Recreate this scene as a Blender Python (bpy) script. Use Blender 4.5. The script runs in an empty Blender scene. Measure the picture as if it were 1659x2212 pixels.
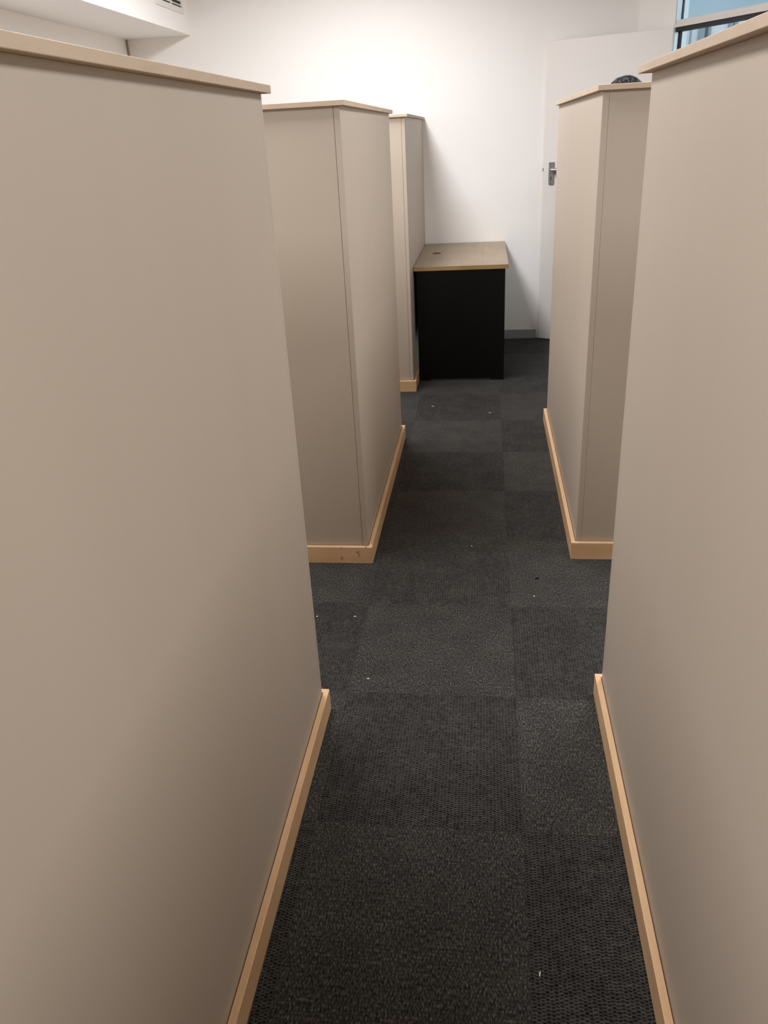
import bpy, bmesh, math, random
from mathutils import Vector, Matrix

random.seed(7)
scene = bpy.context.scene
COL = scene.collection

# ------------------------------------------------------------------ camera
FPX = 1718.5
CAM_H, PITCH, YAW, ROLL = 1.513, 0.4414, -0.1381, -0.0543
cy, sy = math.cos(YAW), math.sin(YAW)
cp, sp = math.cos(PITCH), math.sin(PITCH)
cr, sr = math.cos(ROLL), math.sin(ROLL)
fwd = Vector((sy, cy, 0)); right = Vector((cy, -sy, 0)); up = Vector((0, 0, 1))
F = fwd * cp - up * sp
U = up * cp + fwd * sp
R2 = right * cr + U * sr
U2 = U * cr - right * sr
cam_data = bpy.data.cameras.new('camera')
cam = bpy.data.objects.new('camera', cam_data)
COL.objects.link(cam)
cam.matrix_world = Matrix(((R2.x, U2.x, -F.x, 0), (R2.y, U2.y, -F.y, 0), (R2.z, U2.z, -F.z, CAM_H), (0, 0, 0, 1)))
cam_data.sensor_fit = 'VERTICAL'
cam_data.sensor_height = 24.0
cam_data.lens = FPX / 2212 * 24.0
cam_data.clip_start = 0.02
scene.camera = cam

# ------------------------------------------------------------------ world, lights, exposure
scene.view_settings.view_transform = 'Standard'
scene.view_settings.look = 'None'
scene.view_settings.gamma = 1.0
scene.view_settings.use_curve_mapping = False
scene.view_settings.exposure = 0.0
scene.cycles.max_bounces = 12
scene.cycles.diffuse_bounces = 8

world = bpy.data.worlds.new('sky')
scene.world = world
world.use_nodes = True
wb = world.node_tree.nodes['Background']
wb.inputs[0].default_value = (0.67, 0.80, 0.87, 1)
wb.inputs[1].default_value = 1.45

WARM = (0.92, 0.93, 0.98)
NEUT = (0.92, 0.93, 0.98)


def ceiling_lamp(name, x, y, power, color=WARM, sx=0.30, sy_=1.20, z=2.685, spread=180):
    l = bpy.data.lights.new(name, 'AREA')
    l.shape = 'RECTANGLE'
    l.size = sx; l.size_y = sy_
    l.energy = power
    l.color = color
    l.spread = math.radians(spread)
    o = bpy.data.objects.new(name, l)
    o.location = (x, y, z)
    COL.objects.link(o)
    return o


ceiling_lamp('tube_lamp', -0.80, 4.75, 60.0, WARM, 0.50)
ceiling_lamp('tube_lamp', -1.02, 2.75, 54.0, WARM, 0.60)
ceiling_lamp('tube_lamp', -1.02, -0.05, 60.0, WARM, 0.60)
ceiling_lamp('tube_lamp', 1.08, 2.90, 52.0, NEUT, 0.60, 0.90)
ceiling_lamp('tube_lamp', 1.08, 0.10, 48.0, NEUT, 0.60)


# ------------------------------------------------------------------ material helpers
def new_mat(name):
    m = bpy.data.materials.new(name)
    m.use_nodes = True
    nt = m.node_tree
    return m, nt, nt.nodes['Principled BSDF']


def N(nt, t, **kw):
    n = nt.nodes.new(t)
    for k, v in kw.items():
        setattr(n, k, v)
    return n


def math_node(nt, op, a, b=None, c=None):
    n = nt.nodes.new('ShaderNodeMath')
    n.operation = op
    for i, v in enumerate((a, b, c)):
        if v is None:
            continue
        if isinstance(v, (int, float)):
            n.inputs[i].default_value = v
        else:
            nt.links.new(v, n.inputs[i])
    return n.outputs[0]


def srgb(r, g, b):
    def f(c):
        c /= 255.0
        return c / 12.92 if c <= 0.04045 else ((c + 0.055) / 1.055) ** 2.4
    return (f(r), f(g), f(b), 1)


def mix_color(nt, fac, a, b):
    n = nt.nodes.new('ShaderNodeMix')
    n.data_type = 'RGBA'
    for idx, v in ((0, fac), (6, a), (7, b)):
        if isinstance(v, (int, float)):
            n.inputs[idx].default_value = v
        elif isinstance(v, tuple):
            n.inputs[idx].default_value = v
        else:
            nt.links.new(v, n.inputs[idx])
    return n.outputs[2]


def noise(nt, vec, scale, detail=3, rough=0.55, mscale=None):
    n = N(nt, 'ShaderNodeTexNoise')
    n.inputs['Scale'].default_value = scale
    n.inputs['Detail'].default_value = detail
    n.inputs['Roughness'].default_value = rough
    if mscale is not None:
        mp = N(nt, 'ShaderNodeMapping')
        mp.inputs['Scale'].default_value = mscale
        nt.links.new(vec, mp.inputs[0])
        vec = mp.outputs[0]
    nt.links.new(vec, n.inputs['Vector'])
    return n.outputs['Fac']


def bump(nt, height, bsdf, strength, dist):
    b = N(nt, 'ShaderNodeBump')
    b.inputs['Strength'].default_value = strength
    b.inputs['Distance'].default_value = dist
    nt.links.new(height, b.inputs['Height'])
    nt.links.new(b.outputs[0], bsdf.inputs['Normal'])


def simple_mat(name, col, rough=0.5, metal=0.0, var=0.04, scale=30.0, spec=0.5, bumpy=0.0):
    m, nt, b = new_mat(name)
    tc = N(nt, 'ShaderNodeTexCoord')
    f = noise(nt, tc.outputs['Object'], scale)
    c = mix_color(nt, f, tuple(min(1, x * (1 - var)) for x in col[:3]) + (1,), tuple(min(1, x * (1 + var)) for x in col[:3]) + (1,))
    nt.links.new(c, b.inputs['Base Color'])
    b.inputs['Roughness'].default_value = rough
    b.inputs['Metallic'].default_value = metal
    b.inputs['Specular IOR Level'].default_value = spec
    if bumpy:
        bump(nt, noise(nt, tc.outputs['Object'], scale * 8, 2), b, bumpy, 0.001)
    return m


def laminate_mat():
    m, nt, b = new_mat('greige_laminate')
    tc = N(nt, 'ShaderNodeTexCoord')
    o = tc.outputs['Object']
    f1 = noise(nt, o, 3.0, 2, 0.5, (2.0, 2.0, 0.25))
    f2 = noise(nt, o, 900.0, 2, 0.6)
    f = math_node(nt, 'ADD', math_node(nt, 'MULTIPLY', f1, 0.7), math_node(nt, 'MULTIPLY', f2, 0.3))
    c = mix_color(nt, f, srgb(178, 164, 147), srgb(185, 171, 154))
    nt.links.new(c, b.inputs['Base Color'])
    b.inputs['Roughness'].default_value = 0.48
    b.inputs['Specular IOR Level'].default_value = 0.35
    bump(nt, f2, b, 0.12, 0.0006)
    return m


def wood_mat(name, ca, cb, axis, rough=0.42, knots=None):
    """fine-grained veneer; axis 0/1/2 = grain direction, None = both ways"""
    m, nt, b = new_mat(name)
    tc = N(nt, 'ShaderNodeTexCoord')
    o = tc.outputs['Object']
    s = [26.0, 26.0, 26.0]
    if axis is None:
        s = [9.0, 9.0, 40.0]
    else:
        s[axis] = 1.6
    f1 = noise(nt, o, 1.0, 5, 0.6, tuple(s))
    f2 = noise(nt, o, 1.0, 3, 0.6, tuple(x * 8 for x in s))
    f3 = noise(nt, o, 6.0, 2, 0.5)
    f = math_node(nt, 'ADD', math_node(nt, 'MULTIPLY', f1, 0.55),
                  math_node(nt, 'ADD', math_node(nt, 'MULTIPLY', f2, 0.2), math_node(nt, 'MULTIPLY', f3, 0.35)))
    cr_ = N(nt, 'ShaderNodeValToRGB')
    cr_.color_ramp.elements[0].position = 0.32
    cr_.color_ramp.elements[0].color = ca
    cr_.color_ramp.elements[1].position = 0.75
    cr_.color_ramp.elements[1].color = cb
    nt.links.new(f, cr_.inputs[0])
    c = cr_.outputs[0]
    if knots:
        for (kx, ky, kz, rx, rz) in knots:
            sx = N(nt, 'ShaderNodeSeparateXYZ')
            nt.links.new(o, sx.inputs[0])
            dx = math_node(nt, 'DIVIDE', math_node(nt, 'SUBTRACT', sx.outputs[0], kx), rx)
            dz = math_node(nt, 'DIVIDE', math_node(nt, 'SUBTRACT', sx.outputs[2], kz), rz)
            d = math_node(nt, 'SQRT', math_node(nt, 'ADD', math_node(nt, 'MULTIPLY', dx, dx), math_node(nt, 'MULTIPLY', dz, dz)))
            d = math_node(nt, 'ADD', d, math_node(nt, 'MULTIPLY', math_node(nt, 'SUBTRACT', noise(nt, o, 220.0), 0.5), 1.6))
            k = math_node(nt, 'SUBTRACT', 1.0, d)
            n = nt.nodes.new('ShaderNodeClamp')
            nt.links.new(k, n.inputs[0])
            c = mix_color(nt, math_node(nt, 'MULTIPLY', n.outputs[0], 0.85), c, srgb(72, 44, 24))
    nt.links.new(c, b.inputs['Base Color'])
    b.inputs['Roughness'].default_value = rough
    b.inputs['Specular IOR Level'].default_value = 0.35
    bump(nt, f2, b, 0.05, 0.0005)
    return m


def carpet_mat():
    m, nt, b = new_mat('charcoal_loop_carpet')
    tc = N(nt, 'ShaderNodeTexCoord')
    o = tc.outputs['Object']
    sx = N(nt, 'ShaderNodeSeparateXYZ')
    nt.links.new(o, sx.inputs[0])
    x, y = sx.outputs[0], sx.outputs[1]
    tx = math_node(nt, 'MULTIPLY', x, 2.0); ty = math_node(nt, 'MULTIPLY', y, 2.0)
    cx = math_node(nt, 'FLOOR', tx); cyy = math_node(nt, 'FLOOR', ty)
    par = math_node(nt, 'FLOORED_MODULO', math_node(nt, 'ADD', cx, cyy), 2.0)   # 1 = loops in rows along y
    # warp so that the rows are not ruler straight
    w1 = math_node(nt, 'MULTIPLY', math_node(nt, 'SUBTRACT', noise(nt, o, 60.0, 2), 0.5), 0.0085)
    w2 = math_node(nt, 'MULTIPLY', math_node(nt, 'SUBTRACT', noise(nt, o, 75.0, 2, 0.5, (1, 1.1, 1.3)), 0.5), 0.0085)
    xw = math_node(nt, 'ADD', x, w1); yw = math_node(nt, 'ADD', y, w2)
    inv = math_node(nt, 'SUBTRACT', 1.0, par)
    u = math_node(nt, 'ADD', math_node(nt, 'MULTIPLY', xw, par), math_node(nt, 'MULTIPLY', yw, inv))
    v = math_node(nt, 'ADD', math_node(nt, 'MULTIPLY', yw, par), math_node(nt, 'MULTIPLY', xw, inv))
    ui = math_node(nt, 'DIVIDE', u, 0.0088)
    ci = math_node(nt, 'FLOOR', ui); fu = math_node(nt, 'FRACT', ui)
    wn = N(nt, 'ShaderNodeTexWhiteNoise', noise_dimensions='1D')
    nt.links.new(ci, wn.inputs['W'])
    stag = math_node(nt, 'ADD', math_node(nt, 'MULTIPLY', math_node(nt, 'FLOORED_MODULO', ci, 2.0), 0.5),
                     math_node(nt, 'MULTIPLY', wn.outputs[0], 0.3))
    vi = math_node(nt, 'ADD', math_node(nt, 'DIVIDE', v, 0.0072), stag)
    fv = math_node(nt, 'FRACT', vi)
    pu = math_node(nt, 'SINE', math_node(nt, 'MULTIPLY', fu, math.pi))
    pv = math_node(nt, 'SINE', math_node(nt, 'MULTIPLY', fv, math.pi))
    h = math_node(nt, 'MULTIPLY', math_node(nt, 'POWER', pu, 0.45), math_node(nt, 'POWER', pv, 0.9))
    # per loop brightness and yarn fuzz
    cell = N(nt, 'ShaderNodeCombineXYZ')
    nt.links.new(ci, cell.inputs[0]); nt.links.new(math_node(nt, 'FLOOR', vi), cell.inputs[1])
    wn2 = N(nt, 'ShaderNodeTexWhiteNoise', noise_dimensions='2D')
    nt.links.new(cell.outputs[0], wn2.inputs['Vector'])
    fz = noise(nt, o, 330.0, 3, 0.7)
    fm = noise(nt, o, 9.0, 3, 0.6)
    # rows seen across: pale yarn ridges around small dark dashes
    hole = math_node(nt, 'MULTIPLY', math_node(nt, 'POWER', pu, 0.55), math_node(nt, 'POWER', pv, 1.6))
    row = math_node(nt, 'SUBTRACT', 0.608, math_node(nt, 'MULTIPLY', hole, 0.46))
    row = math_node(nt, 'ADD', row, math_node(nt, 'MULTIPLY', math_node(nt, 'SUBTRACT', wn2.outputs[0], 0.5), 0.17))
    # rows seen along: short upright flecks of yarn
    fl_ = noise(nt, o, 1.0, 2, 0.6, (230.0, 105.0, 1.0))
    loop = math_node(nt, 'ADD', 0.345, math_node(nt, 'ADD', math_node(nt, 'MULTIPLY', math_node(nt, 'SUBTRACT', fl_, 0.5), 1.25),
                                               math_node(nt, 'MULTIPLY', h, 0.20)))
    val = math_node(nt, 'ADD', math_node(nt, 'MULTIPLY', row, par), math_node(nt, 'MULTIPLY', loop, inv))
    val = math_node(nt, 'ADD', val, math_node(nt, 'MULTIPLY', math_node(nt, 'SUBTRACT', fz, 0.26), 0.40))
    val = math_node(nt, 'ADD', val, math_node(nt, 'MULTIPLY', math_node(nt, 'SUBTRACT', fm, 0.5), 0.22))
    hole_h = math_node(nt, 'ADD', math_node(nt, 'MULTIPLY', math_node(nt, 'SUBTRACT', 1.0, hole), par),
                       math_node(nt, 'MULTIPLY', fl_, inv))
    ramp = N(nt, 'ShaderNodeValToRGB')
    e = ramp.color_ramp.elements
    e[0].position = 0.22; e[0].color = (0.0035, 0.0032, 0.0028, 1)
    e[1].position = 0.95; e[1].color = (0.148, 0.139, 0.122, 1)
    e2 = e.new(0.58); e2.color = (0.043, 0.0405, 0.0360, 1)
    nt.links.new(val, ramp.inputs[0])
    # tile to tile tone
    tid = N(nt, 'ShaderNodeCombineXYZ')
    nt.links.new(cx, tid.inputs[0]); nt.links.new(cyy, tid.inputs[1])
    wn3 = N(nt, 'ShaderNodeTexWhiteNoise', noise_dimensions='2D')
    nt.links.new(tid.outputs[0], wn3.inputs['Vector'])
    tone = math_node(nt, 'ADD', 0.86, math_node(nt, 'ADD', math_node(nt, 'MULTIPLY', wn3.outputs[0], 0.12),
                                               math_node(nt, 'MULTIPLY', inv, 0.12)))
    # seam between tiles
    ex = math_node(nt, 'MINIMUM', math_node(nt, 'FRACT', tx), math_node(nt, 'SUBTRACT', 1.0, math_node(nt, 'FRACT', tx)))
    ey = math_node(nt, 'MINIMUM', math_node(nt, 'FRACT', ty), math_node(nt, 'SUBTRACT', 1.0, math_node(nt, 'FRACT', ty)))
    seam = math_node(nt, 'LESS_THAN', math_node(nt, 'MINIMUM', ex, ey), 0.004)
    tone = math_node(nt, 'MULTIPLY', tone, math_node(nt, 'SUBTRACT', 1.0, math_node(nt, 'MULTIPLY', seam, 0.12)))
    vm = N(nt, 'ShaderNodeVectorMath', operation='SCALE')
    nt.links.new(ramp.outputs[0], vm.inputs[0]); nt.links.new(tone, vm.inputs['Scale'])
    nt.links.new(vm.outputs[0], b.inputs['Base Color'])
    b.inputs['Roughness'].default_value = 0.95
    b.inputs['Specular IOR Level'].default_value = 0.12
    b.inputs['Sheen Weight'].default_value = 0.05
    hh = math_node(nt, 'ADD', hole_h, math_node(nt, 'MULTIPLY', fz, 0.5))
    bump(nt, hh, b, 0.6, 0.004)
    return m


M_LAM = laminate_mat()
MAPLE_A, MAPLE_B = srgb(204, 162, 118), srgb(228, 191, 149)
M_CAP = wood_mat('maple_cap', srgb(182, 160, 136), srgb(197, 176, 151), None, 0.6)
M_PLX = wood_mat('maple_plinth_cross', MAPLE_A, MAPLE_B, 0)
M_PLY = wood_mat('maple_plinth_along', MAPLE_A, MAPLE_B, 1)
M_KNOT = wood_mat('maple_plinth_knotty', MAPLE_A, MAPLE_B, 0,
                  knots=[(-0.488, 2.702, 0.049, 0.011, 0.006), (-0.484, 2.702, 0.036, 0.004, 0.012),
                         (-0.552, 2.702, 0.022, 0.004, 0.011), (-0.551, 2.702, 0.066, 0.006, 0.004),
                         (-0.455, 2.702, 0.069, 0.006, 0.003)])
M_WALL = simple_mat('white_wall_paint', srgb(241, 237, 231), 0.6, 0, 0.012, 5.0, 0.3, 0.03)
M_BULK = simple_mat('white_paint_light_lifted', srgb(250, 246, 241), 0.6, 0, 0.01, 5.0, 0.3)  # same white as the walls, colour lightened to replace light missing on the left
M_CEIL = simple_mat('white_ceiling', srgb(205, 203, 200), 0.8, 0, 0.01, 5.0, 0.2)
M_DOOR = simple_mat('white_door_enamel', srgb(226, 220, 213), 0.38, 0, 0.012, 4.0, 0.4, 0.02)
M_FRAME = simple_mat('grey_white_frame_paint', srgb(222, 217, 210), 0.42, 0, 0.02, 8.0)
M_GASKET = simple_mat('dark_rebate_seal', srgb(38, 38, 44), 0.6)
M_SKIRT = simple_mat('grey_skirting', srgb(150, 148, 144), 0.6, 0, 0.03, 12.0)
M_CARPET = carpet_mat()
M_BLACK = simple_mat('black_desk_laminate', (0.0030, 0.0028, 0.0026, 1), 0.5, 0, 0.15, 40.0, 0.22)
M_TOP = wood_mat('oak_desk_top', srgb(138, 119, 95), srgb(168, 149, 124), 1, 0.4)
M_EDGE = wood_mat('oak_edge_band', srgb(146, 116, 74), srgb(176, 146, 100), 0, 0.45)
M_GROM = simple_mat('brown_grommet', srgb(62, 46, 34), 0.5)
M_STEEL = simple_mat('brushed_aluminium', srgb(150, 148, 146), 0.38, 0.7, 0.05, 60.0)
M_KEYH = simple_mat('keyhole_black', (0.006, 0.005, 0.005, 1), 0.7)
M_LATCH = simple_mat('dull_latch_metal', srgb(92, 82, 76), 0.5, 0.3)
M_VENT = simple_mat('white_vent_enamel', srgb(236, 231, 224), 0.45, 0, 0.01, 10.0)
M_ALU = simple_mat('anodised_aluminium', srgb(205, 210, 214), 0.28, 0.85, 0.02, 8.0)
M_DUCT = simple_mat('dark_duct', srgb(70, 62, 58), 0.8)
M_LINT = simple_mat('pale_lint', srgb(236, 226, 208), 0.8)
M_LINTD = simple_mat('black_fluff', (0.003, 0.003, 0.003, 1), 0.9)
M_BLIND = simple_mat('pale_blind', srgb(226, 232, 236), 0.7, 0, 0.02, 6.0)
M_MULL = simple_mat('grey_mullion', srgb(150, 160, 168), 0.5, 0, 0.02, 8.0)
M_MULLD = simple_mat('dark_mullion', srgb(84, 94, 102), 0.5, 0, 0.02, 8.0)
M_OUTW = simple_mat('blue_grey_outer_wall', srgb(178, 196, 206), 0.8, 0, 0.03, 2.0)


def glass_mat():
    m, nt, b = new_mat('clear_glass')
    b.inputs['Base Color'].default_value = (0.90, 0.96, 1.0, 1)
    b.inputs['Transmission Weight'].default_value = 1.0
    b.inputs['Roughness'].default_value = 0.0
    b.inputs['IOR'].default_value = 1.45
    f = noise(nt, N(nt, 'ShaderNodeTexCoord').outputs['Object'], 3.0)
    nt.links.new(math_node(nt, 'MULTIPLY', f, 0.02), b.inputs['Roughness'])
    return m


M_GLASS = glass_mat()


# ------------------------------------------------------------------ geometry helpers
def add_box(bm, lo, hi):
    (x0, y0, z0), (x1, y1, z1) = lo, hi
    x0, x1 = min(x0, x1), max(x0, x1); y0, y1 = min(y0, y1), max(y0, y1); z0, z1 = min(z0, z1), max(z0, z1)
    v = [bm.verts.new(c) for c in ((x0, y0, z0), (x1, y0, z0), (x1, y1, z0), (x0, y1, z0),
                                   (x0, y0, z1), (x1, y0, z1), (x1, y1, z1), (x0, y1, z1))]
    for f in ((3, 2, 1, 0), (4, 5, 6, 7), (0, 1, 5, 4), (1, 2, 6, 5), (2, 3, 7, 6), (3, 0, 4, 7)):
        bm.faces.new([v[i] for i in f])


def add_prism(bm, pts, z0, z1):
    """extrude a plan polygon (list of xy) from z0 to z1"""
    n = len(pts)
    a = [bm.verts.new((p[0], p[1], z0)) for p in pts]
    b = [bm.verts.new((p[0], p[1], z1)) for p in pts]
    bm.faces.new(a[::-1]); bm.faces.new(b)
    for i in range(n):
        j = (i + 1) % n
        bm.faces.new([a[i], a[j], b[j], b[i]])


def add_cyl(bm, p0, p1, r0, r1=None, seg=20, cap=True):
    p0 = Vector(p0); p1 = Vector(p1)
    if r1 is None: r1 = r0
    d = (p1 - p0).normalized()
    a = d.orthogonal().normalized(); b = d.cross(a)
    ra, rb = [], []
    for i in range(seg):
        t = 2 * math.pi * i / seg
        o = a * math.cos(t) + b * math.sin(t)
        ra.append(bm.verts.new(p0 + o * r0)); rb.append(bm.verts.new(p1 + o * r1))
    for i in range(seg):
        j = (i + 1) % seg
        bm.faces.new([ra[i], ra[j], rb[j], rb[i]])
    if cap:
        bm.faces.new(ra[::-1]); bm.faces.new(rb)


def build(name, bm, mat, parent=None, bevel=0.0, smooth=False, seg=2):
    bmesh.ops.recalc_face_normals(bm, faces=bm.faces[:])
    me = bpy.data.meshes.new(name)
    bm.to_mesh(me); bm.free()
    me.materials.append(mat)
    if smooth:
        for p in me.polygons: p.use_smooth = True
    o = bpy.data.objects.new(name, me)
    COL.objects.link(o)
    if parent is not None:
        o.parent = parent
    if bevel:
        md = o.modifiers.new('bevel', 'BEVEL')
        md.width = bevel; md.segments = seg; md.limit_method = 'ANGLE'; md.angle_limit = math.radians(40)
    return o


def box(name, lo, hi, mat, parent=None, bevel=0.0):
    bm = bmesh.new(); add_box(bm, lo, hi)
    return build(name, bm, mat, parent, bevel)


def prism(name, pts, z0, z1, mat, parent=None, bevel=0.0):
    bm = bmesh.new(); add_prism(bm, pts, z0, z1)
    return build(name, bm, mat, parent, bevel)


def empty(name, loc=(0, 0, 0), rz=0.0):
    o = bpy.data.objects.new(name, None)
    o.location = loc; o.rotation_euler = (0, 0, rz)
    o.empty_display_size = 0.1
    COL.objects.link(o)
    return o


def tag(o, label, cat, group=None, kind=None):
    o['label'] = label; o['category'] = cat
    if group: o['group'] = group
    if kind: o['kind'] = kind
    return o


def struct(o, label=None, cat=None):
    o['kind'] = 'structure'
    if label: o['label'] = label
    if cat: o['category'] = cat
    return o


# ------------------------------------------------------------------ room shell
XL, XR, YB, YF, ZC = -2.587, 3.00, 6.408, -6.0, 2.70
T = 0.10
WC = Vector((1.017, 6.408)); WD = Vector((0.524, -0.8517)).normalized()       # angled wall with the doorway
A_END = (XR - WC.x) / WD.x
WE = WC + WD * A_END
ANG = math.atan2(WD.y, WD.x)

# floor (origin on a carpet tile corner)
bm = bmesh.new(); add_box(bm, (XL - 0.1 - 0.096, YF - 0.1 - 1.406, -0.05), (5.2 - 0.096, 9.6 - 1.406, 0.0))
fl = build('floor', bm, M_CARPET); fl.location = (0.096, 1.406, 0)
struct(fl, 'charcoal loop pile carpet tiles laid quarter turned', 'floor')
bm = bmesh.new(); add_prism(bm, [(XL - T, YF - T), (XR + T, YF - T), (XR + T, WE.y), (WC.x + 0.1, YB + T), (XL - T, YB + T)], ZC, ZC + 0.1)
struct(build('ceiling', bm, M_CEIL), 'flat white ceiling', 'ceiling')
struct(box('wall_back', (XL - T, YB, -0.02), (WC.x + 0.02, YB + T, ZC), M_WALL), 'white painted back wall behind the desk', 'wall')
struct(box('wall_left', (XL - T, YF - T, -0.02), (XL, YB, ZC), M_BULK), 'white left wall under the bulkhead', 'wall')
struct(box('wall_right', (XR, YF - T, -0.02), (XR + T, WE.y, ZC), M_WALL), 'white right wall', 'wall')
struct(box('wall_front', (XL, YF - T, -0.02), (XR, YF, ZC), M_WALL), 'white wall behind the viewer', 'wall')

# angled wall with door opening + fanlight : local x = along wall, local y = through the wall (outwards)
AO0, AO1 = 0.345, 1.225
wa = empty('wall_corner', (WC.x, WC.y, 0), ANG)
struct(wa, 'white angled corner wall beside the doorway', 'wall')
bm = bmesh.new()
add_box(bm, (0.0, 0, -0.02), (AO0, T, ZC)); add_box(bm, (AO1, 0, -0.02), (A_END, T, ZC)); add_box(bm, (AO0, 0, 2.60), (AO1, T, ZC))
build('wall_panel', bm, M_WALL, wa)

dfr = empty('trim_1', (WC.x, WC.y, 0), ANG)
struct(dfr, 'grey white steel door frame with transom rail', 'door frame')
bm = bmesh.new()                                                    # jambs
add_box(bm, (AO0, 0.002, 0), (AO0 + 0.006, T, 2.60)); add_box(bm, (AO1 - 0.006, 0.002, 0), (AO1, T, 2.60))
build('jamb', bm, M_ALU, dfr)
bm = bmesh.new()                                                    # dark rebate seals
add_box(bm, (AO0 + 0.006, 0.036, 0), (AO0 + 0.014, 0.056, 2.044)); add_box(bm, (AO1 - 0.014, 0.036, 0), (AO1 - 0.006, 0.056, 2.044))
add_box(bm, (AO0 + 0.006, 0.006, 2.022), (AO1 - 0.006, 0.056, 2.044))
build('rebate_seal', bm, M_GASKET, dfr)
bm = bmesh.new()                                                    # transom rail: proud lower band, set-back upper band
add_box(bm, (AO0 - 0.004, -0.008, 2.044), (AO1 + 0.004, T, 2.063))
add_box(bm, (AO0 + 0.006, 0.004, 2.063), (AO1 - 0.006, T, 2.086))
build('transom_rail', bm, M_FRAME, dfr, 0.002)
bm = bmesh.new(); add_box(bm, (AO0 + 0.006, 0.002, 2.575), (AO1 - 0.006, T, 2.60))
build('frame_head', bm, M_FRAME, dfr, 0.002)

win = empty('window_1', (WC.x, WC.y, 0), ANG)
struct(win, 'blue tinted fanlight pane over the doorway', 'window')
box('pane', (AO0 + 0.010, 0.050, 2.088), (AO1 - 0.010, 0.054, 2.573), M_GLASS, win)
bm = bmesh.new()
add_box(bm, (AO0 + 0.006, 0.044, 2.086), (AO0 + 0.010, 0.060, 2.575)); add_box(bm, (AO1 - 0.010, 0.044, 2.086), (AO1 - 0.006, 0.060, 2.575))
build('glazing_seal', bm, M_GASKET, win)

# bright room seen through the doorway: far wall with mullions and pale blinds
YW2 = 9.0
struct(box('wall_far', (-0.5, YW2 + 0.02, 2.335), (5.2, YW2 + 0.14, 3.4), M_OUTW), 'blue grey bulkhead in the bright room beyond the doorway', 'wall')
w2 = empty('window_2', (2.6, YW2, 0))
struct(w2, 'wide glazed wall with pale blinds beyond the doorway', 'window')


def seg2(x0, x1, mat, name, dy=0.0):
    box(name, (x0 - 2.6, dy, 0.0), (x1 - 2.6, dy + 0.06, 2.335), mat, w2)


def px_to_x(px):          # rough spacing of the far mullions along the glazed wall
    return 1.905 + (px - 1476) * 0.00373


for a, b_, mt, nm in ((1380, 1477, M_BLIND, 'blind'), (1477, 1480, M_MULL, 'mullion'), (1480, 1497, M_BLIND, 'blind'),
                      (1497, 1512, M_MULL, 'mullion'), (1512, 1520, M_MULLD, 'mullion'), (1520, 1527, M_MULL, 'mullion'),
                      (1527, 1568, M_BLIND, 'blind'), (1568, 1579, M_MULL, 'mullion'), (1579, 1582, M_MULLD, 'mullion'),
                      (1582, 1590, M_MULL, 'mullion'), (1590, 1640, M_BLIND, 'blind'), (1640, 1652, M_MULL, 'mullion'),
                      (1652, 1720, M_BLIND, 'blind')):
    seg2(px_to_x(a), px_to_x(b_), mt, nm, 0.0 if nm == 'blind' else -0.02)

# bulkhead along the left wall
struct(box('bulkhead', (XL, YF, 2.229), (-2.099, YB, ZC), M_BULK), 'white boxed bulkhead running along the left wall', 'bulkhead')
struct(box('trim_2', (XL, YB - 0.010, 0.0), (XL + 0.012, YB, 2.229), M_SKIRT), 'thin grey strip in the back left corner', 'trim')  # narrow grey box drawn for the dark line down the corner
# skirting
sk = box('baseboard_back', (XL, YB - 0.012, 0.0), (0.400, YB, 0.070), M_SKIRT, None, 0.002)
struct(sk, 'low grey skirting along the back wall', 'baseboard')

# open door leaf : local x from hinge to free edge, local y points back to the wall
HX, HY = 1.176, 6.023
dvec = Vector((0.411 - HX, 6.371 - HY)).normalized()
door = empty('door_1', (HX, HY, 0), math.atan2(dvec.y, dvec.x))
struct(door, 'white flush door swung open against the back wall', 'door')
DW = 0.835
leaf = box('door_leaf', (0.0, -0.040, 0.006), (DW, 0.0, 2.040), M_DOOR, door, 0.004)
# local -y is to the left of +x turned right: front face must look at the corridor
FRONT = 0.0
# handle set
hp = bmesh.new()
ux0, ux1, z0, z1, rr = 0.749, 0.791, 1.130, 1.284, 0.010
pts = []
for (cx_, cz_, a0) in ((ux1 - rr, z1 - rr, 0), (ux0 + rr, z1 - rr, 90), (ux0 + rr, z0 + rr, 180), (ux1 - rr, z0 + rr, 270)):
    for k in range(6):
        t = math.radians(a0 + 18 * k)
        pts.append((cx_ + rr * math.cos(t), cz_ + rr * math.sin(t)))
fa = [hp.verts.new((p[0], FRONT, p[1])) for p in pts]
fb = [hp.verts.new((p[0], FRONT + 0.009, p[1])) for p in pts]
hp.faces.new(fa); hp.faces.new(fb[::-1])
for i in range(len(pts)):
    j = (i + 1) % len(pts); hp.faces.new([fa[i], fa[j], fb[j], fb[i]])
plate = build('handle_plate', hp, M_STEEL, door, 0.0025)
plate['label'] = 'grey metal handle plate'
bm = bmesh.new(); add_cyl(bm, (0.750, FRONT + 0.008, 1.230), (0.750, FRONT + 0.042, 1.230), 0.0125)
build('lever_neck', bm, M_STEEL, plate, smooth=False)
bm = bmesh.new(); add_cyl(bm, (0.763, FRONT + 0.042, 1.230), (0.645, FRONT + 0.046, 1.230), 0.0140, 0.0100, 24)
build('lever', bm, M_STEEL, plate, 0.003)
bm = bmesh.new()
add_cyl(bm, (0.772, FRONT + 0.0085, 1.180), (0.772, FRONT + 0.0096, 1.180), 0.0044)
add_box(bm, (0.7695, FRONT + 0.0085, 1.161), (0.7745, FRONT + 0.0096, 1.180))
build('keyhole', bm, M_KEYH, plate)
for (sx_, sz_) in ((0.783, 1.275), (0.757, 1.277), (0.772, 1.139)):
    bm = bmesh.new(); add_cyl(bm, (sx_, FRONT + 0.0085, sz_), (sx_, FRONT + 0.0100, sz_), 0.0035, seg=14)
    build('screw', bm, M_LATCH, plate)
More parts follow.
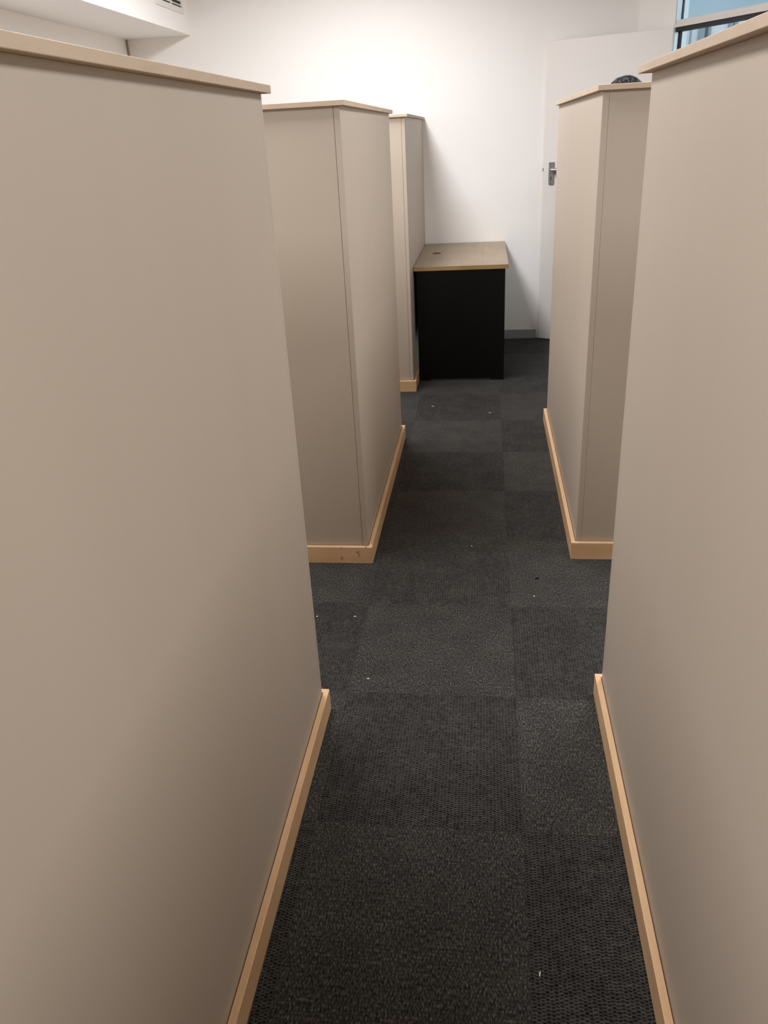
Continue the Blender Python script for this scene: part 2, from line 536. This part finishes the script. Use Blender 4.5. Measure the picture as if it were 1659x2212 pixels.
box('latch_bolt', (DW - 0.002, -0.020, 1.222), (DW + 0.007, -0.006, 1.243), M_LATCH, door, 0.001)

# air grille on the bulkhead face (looks towards +x)
gv = empty('air_grille', (-2.099, 6.055, 2.345))
tag(gv, 'white louvred air grille on the bulkhead near the back wall', 'vent')
gy0, gy1, gz1 = -0.275, 0.245, 0.26
oy0, oy1, oz0, oz1 = -0.230, 0.212, 0.034, 0.226
bm = bmesh.new()
add_box(bm, (0, gy0, 0), (0.010, gy1, oz0)); add_box(bm, (0, gy0, oz1), (0.010, gy1, gz1))
add_box(bm, (0, gy0, oz0), (0.010, oy0, oz1)); add_box(bm, (0, oy1, oz0), (0.010, gy1, oz1))
build('frame', bm, M_VENT, gv, 0.002)
box('duct_back', (0.0005, oy0, oz0), (0.0015, oy1, oz1), M_DUCT, gv)
box('divider', (0.0015, -0.008, oz0), (0.014, 0.008, oz1), M_VENT, gv)
for half in ((oy0, -0.008), (0.008, oy1)):
    for k in range(7):
        z = oz0 + 0.006 + k * 0.027
        bm = bmesh.new()
        pts = [(0.0016, z + 0.010), (0.0120, z), (0.0128, z + 0.003), (0.0024, z + 0.014)]
        a = [bm.verts.new((p[0], half[0], p[1])) for p in pts]; b_ = [bm.verts.new((p[0], half[1], p[1])) for p in pts]
        bm.faces.new(a); bm.faces.new(b_[::-1])
        for i in range(4):
            j = (i + 1) % 4; bm.faces.new([a[i], a[j], b_[j], b_[i]])
        build('louvre', bm, M_VENT, gv)

# ------------------------------------------------------------------ cubicle partitions
PH, CT, HB, TH, D = 1.6188, 0.0155, 0.0705, 0.06, 0.018


def partition(label, s, xf, y0, y1, xe, o, near=True, far=True, seam='near', to_wall=False, knot=False):
    GR = 0.0010 if s > 0 else 0.0003
    """U-shaped screen. s=+1: block lies to the left (-x) of its corridor face xf; s=-1: to the right."""
    root = empty('cubicle_divider', (xf, y0, 0))
    tag(root, label, 'office divider', 'cubicle dividers along the aisle')
    X = lambda d: -s * d              # d metres inwards from the corridor face, in root space
    L = y1 - y0
    zt = PH - CT
    xe_ = abs(xe - xf)
    TR = 0.020
    # side panel
    ya = (0.0 if not near else (TR + 0.0006 if seam == 'near' else 0.0))
    yb = L if (to_wall or not far) else (L - TR - GR if seam == 'far' else L)
    box('side_panel', (X(0), ya, 0.012), (X(TH), yb, zt), M_LAM, root, 0.0006)
    if near:
        if seam == 'near':
            box('corner_trim', (X(0), 0, 0.012), (X(TR), TR, zt), M_LAM, root, 0.0012)
            box('end_panel', (X(TR + GR), 0, 0.012), (X(xe_), TR if False else TH, zt), M_LAM, root, 0.0006)
        else:
            box('end_panel', (X(TH), 0, 0.012), (X(xe_), TH, zt), M_LAM, root, 0.0006)
    if far and not to_wall:
        if seam == 'far':
            box('corner_trim', (X(0), L - TR, 0.012), (X(TH), L, zt), M_LAM, root, 0.0012)
        box('end_panel', (X(TH + 0.0006), L - TH, 0.012), (X(xe_), L, zt), M_LAM, root, 0.0006)
    # top cap, one continuous U
    ynear = -o if near else 0.0
    yfar = L + o if (far and not to_wall) else L - 0.002
    inn = TH + 0.012
    pts = [(X(-o), ynear)]
    if near:
        pts = [(X(xe_), -o), (X(-o), -o)]
    else:
        pts = [(X(inn), 0.0), (X(-o), 0.0)]
    if far and not to_wall:
        pts += [(X(-o), L + o), (X(xe_), L + o), (X(xe_), L - inn), (X(inn), L - inn)]
    else:
        pts += [(X(-o), yfar), (X(inn), yfar)]
    if near:
        pts += [(X(inn), inn), (X(xe_), inn)]
    prism('top_cap', pts, zt, PH, M_CAP, root, 0.0012)
    # plinth boards, mitred at the corners, a hairline gap behind them
    g = 0.0022
    y_n = -D if near else 0.0
    y_f = L + D if (far and not to_wall) else L - 0.014
    pts = [(X(-g), -g if near else 0.0), (X(-D), y_n), (X(-D), y_f), (X(-g), L + g if (far and not to_wall) else y_f)]
    pl = prism('plinth', pts, 0.0, HB, M_PLY, root, 0.0012)
    if near:
        p2 = prism('plinth', [(X(-g), -g), (X(xe_), -g), (X(xe_), -D), (X(-D), -D)], 0.0, HB, M_KNOT if knot else M_PLX, root, 0.0012)
        if knot:
            p2.data.transform(Matrix.Translation((xf, y0, 0)))
            p2.location = (-xf, -y0, 0)
    if far and not to_wall:
        prism('plinth', [(X(-g), L + g), (X(xe_), L + g), (X(xe_), L + D), (X(-D), L + D)], 0.0, HB, M_PLX, root, 0.0012)
    return root


partition('large beige partition filling the left foreground beside the aisle', 1, -0.4601, -3.20, 1.811, -1.75, 0.0173, seam='far')
partition('large beige partition filling the right foreground beside the aisle', -1, 0.3402, -3.20, 1.922, 2.00, 0.0247, seam='far')
partition('beige partition on the left with knotty plinth, between the foreground one and the desk', 1, -0.4484, 2.7202, 4.1173, -1.75, 0.0168, knot=True)
partition('beige partition on the right in front of the white door, its aisle side brightly lit', -1, 0.3514, 2.7751, 4.3832, 1.72, 0.0168)
partition('farthest and narrowest beige partition on the left, touching the back wall beside the desk', 1, -0.4568, 5.0099, YB - 0.002, -1.75, 0.0168, far=False, to_wall=True)

# ------------------------------------------------------------------ desk
dk = empty('office_desk', (-0.155, 5.82, 0))
tag(dk, 'oak topped office desk with black end panel against the back wall', 'desk')
ox, oy = -0.155, 5.82


def dbox(name, lo, hi, mat, parent=dk, bevel=0.0):
    return box(name, (lo[0] - ox, lo[1] - oy, lo[2]), (hi[0] - ox, hi[1] - oy, hi[2]), mat, parent, bevel)


DX0, DX1, DY0, DY1, DZ = -0.4535, 0.1477, 5.2362, 6.4035, 0.7444
dbox('desk_top', (DX0, DY0 + 0.0015, DZ - 0.025), (DX1 - 0.0015, DY1, DZ), M_TOP)
eb = dbox('edge_band', (DX0, DY0, DZ - 0.025), (DX1, DY0 + 0.0015, DZ - 0.0004), M_EDGE)
eb['label'] = 'golden wood edge strip'
eb2 = dbox('edge_band', (DX1 - 0.0015, DY0 + 0.0015, DZ - 0.025), (DX1, DY1, DZ - 0.0004), M_EDGE)
for k, yy in enumerate((5.243, 6.370)):
    bm = bmesh.new()
    add_box(bm, (-0.437 - ox, yy - oy, 0.012), (0.1275 - ox, yy + 0.018 - oy, DZ - 0.0252))
    pnl = build('end_panel', bm, M_BLACK, dk, 0.0008)
    pnl['label'] = 'black end panel'
    for x0_, x1_ in ((-0.437, -0.360), (0.042, 0.1275)):
        dbox('foot', (x0_, yy - 0.002, 0.0), (x1_, yy + 0.020, 0.0118), M_BLACK, dk, 0.001)
dbox('modesty_panel', (-0.36, 5.262, 0.30), (-0.342, 6.369, DZ - 0.0252), M_BLACK)
bm = bmesh.new()
seg = 28
ring_o = [(0.030 * math.cos(2 * math.pi * i / seg), 0.030 * math.sin(2 * math.pi * i / seg)) for i in range(seg)]
ring_i = [(x * 0.78, y * 0.78) for x, y in ring_o]
gx, gy = -0.338 - ox, 5.85 - oy
lo = [bm.verts.new((gx + x, gy + y, DZ + 0.0002)) for x, y in ring_o]
ho = [bm.verts.new((gx + x, gy + y, DZ + 0.0022)) for x, y in ring_o]
hi_ = [bm.verts.new((gx + x, gy + y, DZ + 0.0022)) for x, y in ring_i]
li = [bm.verts.new((gx + x, gy + y, DZ + 0.0008)) for x, y in ring_i]
for i in range(seg):
    j = (i + 1) % seg
    bm.faces.new([lo[i], lo[j], ho[j], ho[i]]); bm.faces.new([ho[i], ho[j], hi_[j], hi_[i]]); bm.faces.new([hi_[i], hi_[j], li[j], li[i]])
bm.faces.new(li); bm.faces.new(lo[::-1])
gm = build('cable_grommet', bm, M_GROM, dk)
gm['label'] = 'dark brown cable grommet'

# ------------------------------------------------------------------ bits of lint on the carpet
GL = 'lint flecks on the carpet'


def fleck(x, y, ang, L, W, label, mat=M_LINT, h=0.0014):
    bm = bmesh.new()
    n = 7
    rows = []
    for i in range(n):
        t = i / (n - 1)
        w = W * (0.45 + 0.55 * math.sin(math.pi * (0.15 + 0.7 * t)))
        bend = 0.06 * L * math.sin(math.pi * t)
        zz = h * (0.8 + 0.5 * math.sin(math.pi * t))
        cx_ = (t - 0.5) * L
        rows.append([bm.verts.new((cx_, bend - w / 2, 0.0)), bm.verts.new((cx_, bend - w / 3, zz)), bm.verts.new((cx_, bend + w / 3, zz)), bm.verts.new((cx_, bend + w / 2, 0.0))])
    for i in range(n - 1):
        for k in range(4):
            j = (k + 1) % 4
            bm.faces.new([rows[i][k], rows[i][j], rows[i + 1][j], rows[i + 1][k]])
    bm.faces.new(rows[0][::-1]); bm.faces.new(rows[-1])
    o_ = build('lint_fleck', bm, mat, None, smooth=True)
    o_.location = (x, y, 0.0003); o_.rotation_euler = (0, 0, ang)
    tag(o_, label, 'lint', GL)
    return o_


fleck(-0.445, 2.321, 0.1, 0.010, 0.004, 'cream thread on the carpet midway between the two nearer left partitions')
fleck(-0.579, 2.316, 0.8, 0.006, 0.004, 'tiny pale speck on the carpet hard against the edge of the foreground left partition')
fleck(-0.352, 1.973, -0.2, 0.009, 0.004, 'cream thread on the carpet beside the far end of the foreground left plinth')
fleck(0.115, 1.051, 1.4, 0.011, 0.003, 'white thread on the carpet lowest in the picture, near the foreground right plinth')
fleck(-0.313, 4.677, -0.7, 0.022, 0.004, 'curled pale thread on the far carpet in front of the farthest left partition')
fleck(0.032, 4.541, -0.5, 0.018, 0.003, 'thin pale thread on the far carpet in the middle of the aisle before the desk')
fleck(-0.048, 2.855, 0.3, 0.006, 0.004, 'tiny white speck mid-aisle between the two middle partitions')
fleck(0.197, 2.603, 0.4, 0.014, 0.010, 'small black tuft of fluff on the carpet below the right middle partition', M_LINTD, 0.004)
fleck(0.180, 2.478, 0.9, 0.006, 0.005, 'tiny pinkish speck on the carpet just below the black tuft of fluff')


# ------------------------------------------------------------------ person behind the right partition
def skin_mat():
    m = simple_mat('skin', srgb(170, 122, 96), 0.5, 0, 0.05, 20.0)
    m.node_tree.nodes['Principled BSDF'].inputs['Subsurface Weight'].default_value = 0.05
    return m


M_SKIN = skin_mat()
M_SHIRT = simple_mat('blue_shirt_cloth', srgb(88, 104, 130), 0.85, 0, 0.06, 80.0, 0.2, 0.1)
M_TROU = simple_mat('dark_trouser_cloth', srgb(44, 45, 52), 0.9, 0, 0.06, 80.0, 0.2, 0.1)
M_SHOE = simple_mat('black_shoe_leather', srgb(26, 24, 23), 0.4)


def hair_mat():
    m, nt, b = new_mat('dark_greying_hair')
    tc = N(nt, 'ShaderNodeTexCoord')
    f = noise(nt, tc.outputs['Object'], 60.0, 4, 0.7, (1, 1, 0.3))
    r = N(nt, 'ShaderNodeValToRGB')
    r.color_ramp.elements[0].position = 0.45; r.color_ramp.elements[0].color = (0.010, 0.010, 0.012, 1)
    r.color_ramp.elements[1].position = 0.72; r.color_ramp.elements[1].color = (0.22, 0.215, 0.21, 1)
    nt.links.new(f, r.inputs[0]); nt.links.new(r.outputs[0], b.inputs['Base Color'])
    b.inputs['Roughness'].default_value = 0.55
    return m


M_HAIR = hair_mat()


def skin_mesh(name, chain, mat, parent, sub=2):
    """chain: dict key -> (co, (rx, ry), parent key); grows one continuous surface and bakes it to a mesh"""
    keys = list(chain.keys())
    idx = {k: i for i, k in enumerate(keys)}
    me = bpy.data.meshes.new(name + '_rig')
    me.from_pydata([chain[k][0] for k in keys], [(idx[k], idx[chain[k][2]]) for k in keys if chain[k][2]], [])
    ob = bpy.data.objects.new(name, me)
    COL.objects.link(ob)
    sk_ = ob.modifiers.new('skin', 'SKIN')
    sk_.use_smooth_shade = True
    layer = me.skin_vertices[0].data if me.skin_vertices else None
    if layer is None:
        bm_ = bmesh.new(); bm_.from_mesh(me); bm_.verts.layers.skin.verify(); bm_.to_mesh(me); bm_.free()
        layer = me.skin_vertices[0].data
    for i, k in enumerate(keys):
        layer[i].radius = chain[k][1]
        layer[i].use_root = (i == 0)
    ss = ob.modifiers.new('sub', 'SUBSURF'); ss.levels = sub; ss.render_levels = sub
    dg = bpy.context.evaluated_depsgraph_get()
    baked = bpy.data.meshes.new_from_object(ob.evaluated_get(dg))
    ob.modifiers.clear()
    ob.data = baked
    baked.materials.clear(); baked.materials.append(mat)
    for p in baked.polygons: p.use_smooth = True
    bpy.data.meshes.remove(me)
    ob.parent = parent
    return ob


def make_person(loc, rz, height):
    root = empty('person', loc, rz)
    tag(root, 'person with short dark greying hair standing behind the right middle partition, only the crown showing', 'person')
    k = height / 1.75
    P = lambda x, y, z: (x * k, y * k, z * k)
    r = lambda a, b=None: (a * k, (a if b is None else b) * k)
    c = {}
    c['pelvis'] = (P(0, 0, 0.95), r(0.135, 0.10), None)
    c['waist'] = (P(0, 0.0, 1.10), r(0.125, 0.095), 'pelvis')
    c['chest'] = (P(0, 0.0, 1.28), r(0.15, 0.11), 'waist')
    c['collar'] = (P(0, -0.005, 1.42), r(0.10, 0.08), 'chest')
    c['neck'] = (P(0, 0.0, 1.505), r(0.052, 0.055), 'collar')
    c['jaw'] = (P(0, 0.022, 1.565), r(0.058, 0.072), 'neck')
    c['face'] = (P(0, 0.012, 1.635), r(0.073, 0.094), 'jaw')
    c['brow'] = (P(0, 0.0, 1.685), r(0.073, 0.092), 'face')
    c['crown'] = (P(0, -0.006, 1.715), r(0.045, 0.058), 'brow')
    c['nose'] = (P(0, 0.112, 1.622), r(0.011, 0.016), 'face')
    for s, n in ((1, 'l'), (-1, 'r')):
        c['ear' + n] = (P(0.081 * s, -0.004, 1.630), r(0.012, 0.022), 'face')
        c['sh' + n] = (P(0.175 * s, 0, 1.40), r(0.060, 0.058), 'collar')
        c['el' + n] = (P(0.245 * s, -0.01, 1.11), r(0.040, 0.042), 'sh' + n)
        c['wr' + n] = (P(0.265 * s, 0.06, 0.875), r(0.026, 0.030), 'el' + n)
        c['pa' + n] = (P(0.268 * s, 0.085, 0.805), r(0.016, 0.040), 'wr' + n)
        for q, (dy, ln) in enumerate(((0.032, 0.066), (0.011, 0.076), (-0.010, 0.070), (-0.030, 0.054))):
            b_ = 'f%d%s' % (q, n)
            c[b_ + 'a'] = (P(0.267 * s, 0.092 + dy, 0.770), r(0.0092, 0.0092), 'pa' + n)
            c[b_ + 'b'] = (P(0.262 * s, 0.102 + dy, 0.770 - ln * 0.5), r(0.0085, 0.0085), b_ + 'a')
            c[b_ + 'c'] = (P(0.250 * s, 0.104 + dy, 0.770 - ln), r(0.0075, 0.0075), b_ + 'b')
        c['tha' + n] = (P(0.258 * s, 0.122, 0.825), r(0.012, 0.012), 'pa' + n)
        c['thb' + n] = (P(0.246 * s, 0.142, 0.785), r(0.0095, 0.0095), 'tha' + n)
        c['hip' + n] = (P(0.095 * s, 0, 0.86), r(0.088, 0.092), 'pelvis')
        c['kn' + n] = (P(0.105 * s, 0.012, 0.49), r(0.058, 0.060), 'hip' + n)
        c['ca' + n] = (P(0.108 * s, -0.012, 0.34), r(0.052, 0.056), 'kn' + n)
        c['an' + n] = (P(0.110 * s, -0.015, 0.085), r(0.036, 0.040), 'ca' + n)
        c['to' + n] = (P(0.120 * s, 0.13, 0.035), r(0.034, 0.022), 'an' + n)
    skin_mesh('body', c, M_SKIN, root)

    def dress(name, keys, grow, mat, fix=None):
        d = {}
        for i, kk in enumerate(keys):
            co, rad, par = c[kk]
            d[kk] = (co, (rad[0] + grow, rad[1] + grow), par if par in keys else None)
        if fix: d.update(fix(d))
        return skin_mesh(name, d, mat, root)
    dress('shirt', ['waist', 'chest', 'collar', 'shl', 'ell', 'shr', 'elr'], 0.014, M_SHIRT)
    dress('trousers', ['pelvis', 'hipl', 'knl', 'cal', 'anl', 'hipr', 'knr', 'car', 'anr'], 0.014, M_TROU)
    for s in (1, -1):
        bm = bmesh.new()
        secs = [(-0.075, 0.030, 0.052), (-0.05, 0.040, 0.080), (0.0, 0.042, 0.092), (0.06, 0.045, 0.075), (0.13, 0.047, 0.052), (0.18, 0.036, 0.038), (0.20, 0.018, 0.024)]
        rows = []
        for (yy, hw, ht) in secs:
            row = []
            for q in range(12):
                t = 2 * math.pi * q / 12
                zz = 0.5 * ht * (1 + math.sin(t)); xx = hw * math.cos(t)
                row.append(bm.verts.new(P(0.116 * s + xx, yy, max(0.0, zz))))
            rows.append(row)
        for i in range(len(rows) - 1):
            for q in range(12):
                j = (q + 1) % 12
                bm.faces.new([rows[i][q], rows[i][j], rows[i + 1][j], rows[i + 1][q]])
        bm.faces.new(rows[0][::-1]); bm.faces.new(rows[-1])
        build('shoe', bm, M_SHOE, root, smooth=True)
        bm = bmesh.new()
        bmesh.ops.create_uvsphere(bm, u_segments=14, v_segments=10, radius=0.0115 * k, matrix=Matrix.Translation(P(0.031 * s, 0.086, 1.652)))
        build('eye', bm, simple_mat('eye_white', srgb(60, 50, 46), 0.2), root, smooth=True)
    bm = bmesh.new()
    bmesh.ops.create_uvsphere(bm, u_segments=14, v_segments=8, radius=1.0, matrix=Matrix.Translation(P(0, 0.088, 1.583)) @ Matrix.Diagonal((0.024 * k, 0.008 * k, 0.006 * k, 1)))
    build('mouth', bm, simple_mat('lip', srgb(140, 84, 74), 0.5), root, smooth=True)
    # hair: a shaped cap with a fuzz of short strands
    bm = bmesh.new()
    ctr = Vector(P(0, -0.008, 1.655)); ax = Vector((0.084 * k, 0.106 * k, 0.095 * k))
    bmesh.ops.create_uvsphere(bm, u_segments=40, v_segments=28, radius=1.0)
    dead = [v for v in bm.verts if v.co.z < (-0.62 if v.co.y < 0.15 else 0.18 + 0.35 * v.co.y)]
    bmesh.ops.delete(bm, geom=dead, context='VERTS')
    rnd = random.Random(3)
    for v in bm.verts:
        f = 1 + 0.012 * math.sin(9 * v.co.x + 4 * v.co.y) + rnd.uniform(-0.008, 0.008)
        v.co = Vector((v.co.x * ax.x * f, v.co.y * ax.y * f, v.co.z * ax.z * f)) + ctr
    for _ in range(1600):
        t = rnd.uniform(0, 2 * math.pi); zz = rnd.uniform(-0.1, 1)
        q = math.sqrt(max(0, 1 - zz * zz))
        n_ = Vector((q * math.cos(t), q * math.sin(t), zz))
        if n_.y > 0.15 and n_.z < 0.18 + 0.35 * n_.y: continue
        p0 = Vector((n_.x * ax.x, n_.y * ax.y, n_.z * ax.z)) * 0.985 + ctr
        tang = n_.cross(Vector((rnd.uniform(-1, 1), rnd.uniform(-1, 1), rnd.uniform(-1, 1)))).normalized()
        tip = p0 + (n_ * rnd.uniform(0.3, 0.8) + tang).normalized() * rnd.uniform(0.008, 0.016)
        side = n_.cross(tang).normalized() * 0.0007
        a = bm.verts.new(p0 - side); b_ = bm.verts.new(p0 + side); d = bm.verts.new(p0 - tang * 0.0014); e_ = bm.verts.new(tip)
        bm.faces.new([a, b_, e_]); bm.faces.new([b_, d, e_]); bm.faces.new([d, a, e_])
    build('hair', bm, M_HAIR, root, smooth=True)
    return root


make_person((0.790, 5.20, 0.0), math.radians(-75), 1.750)
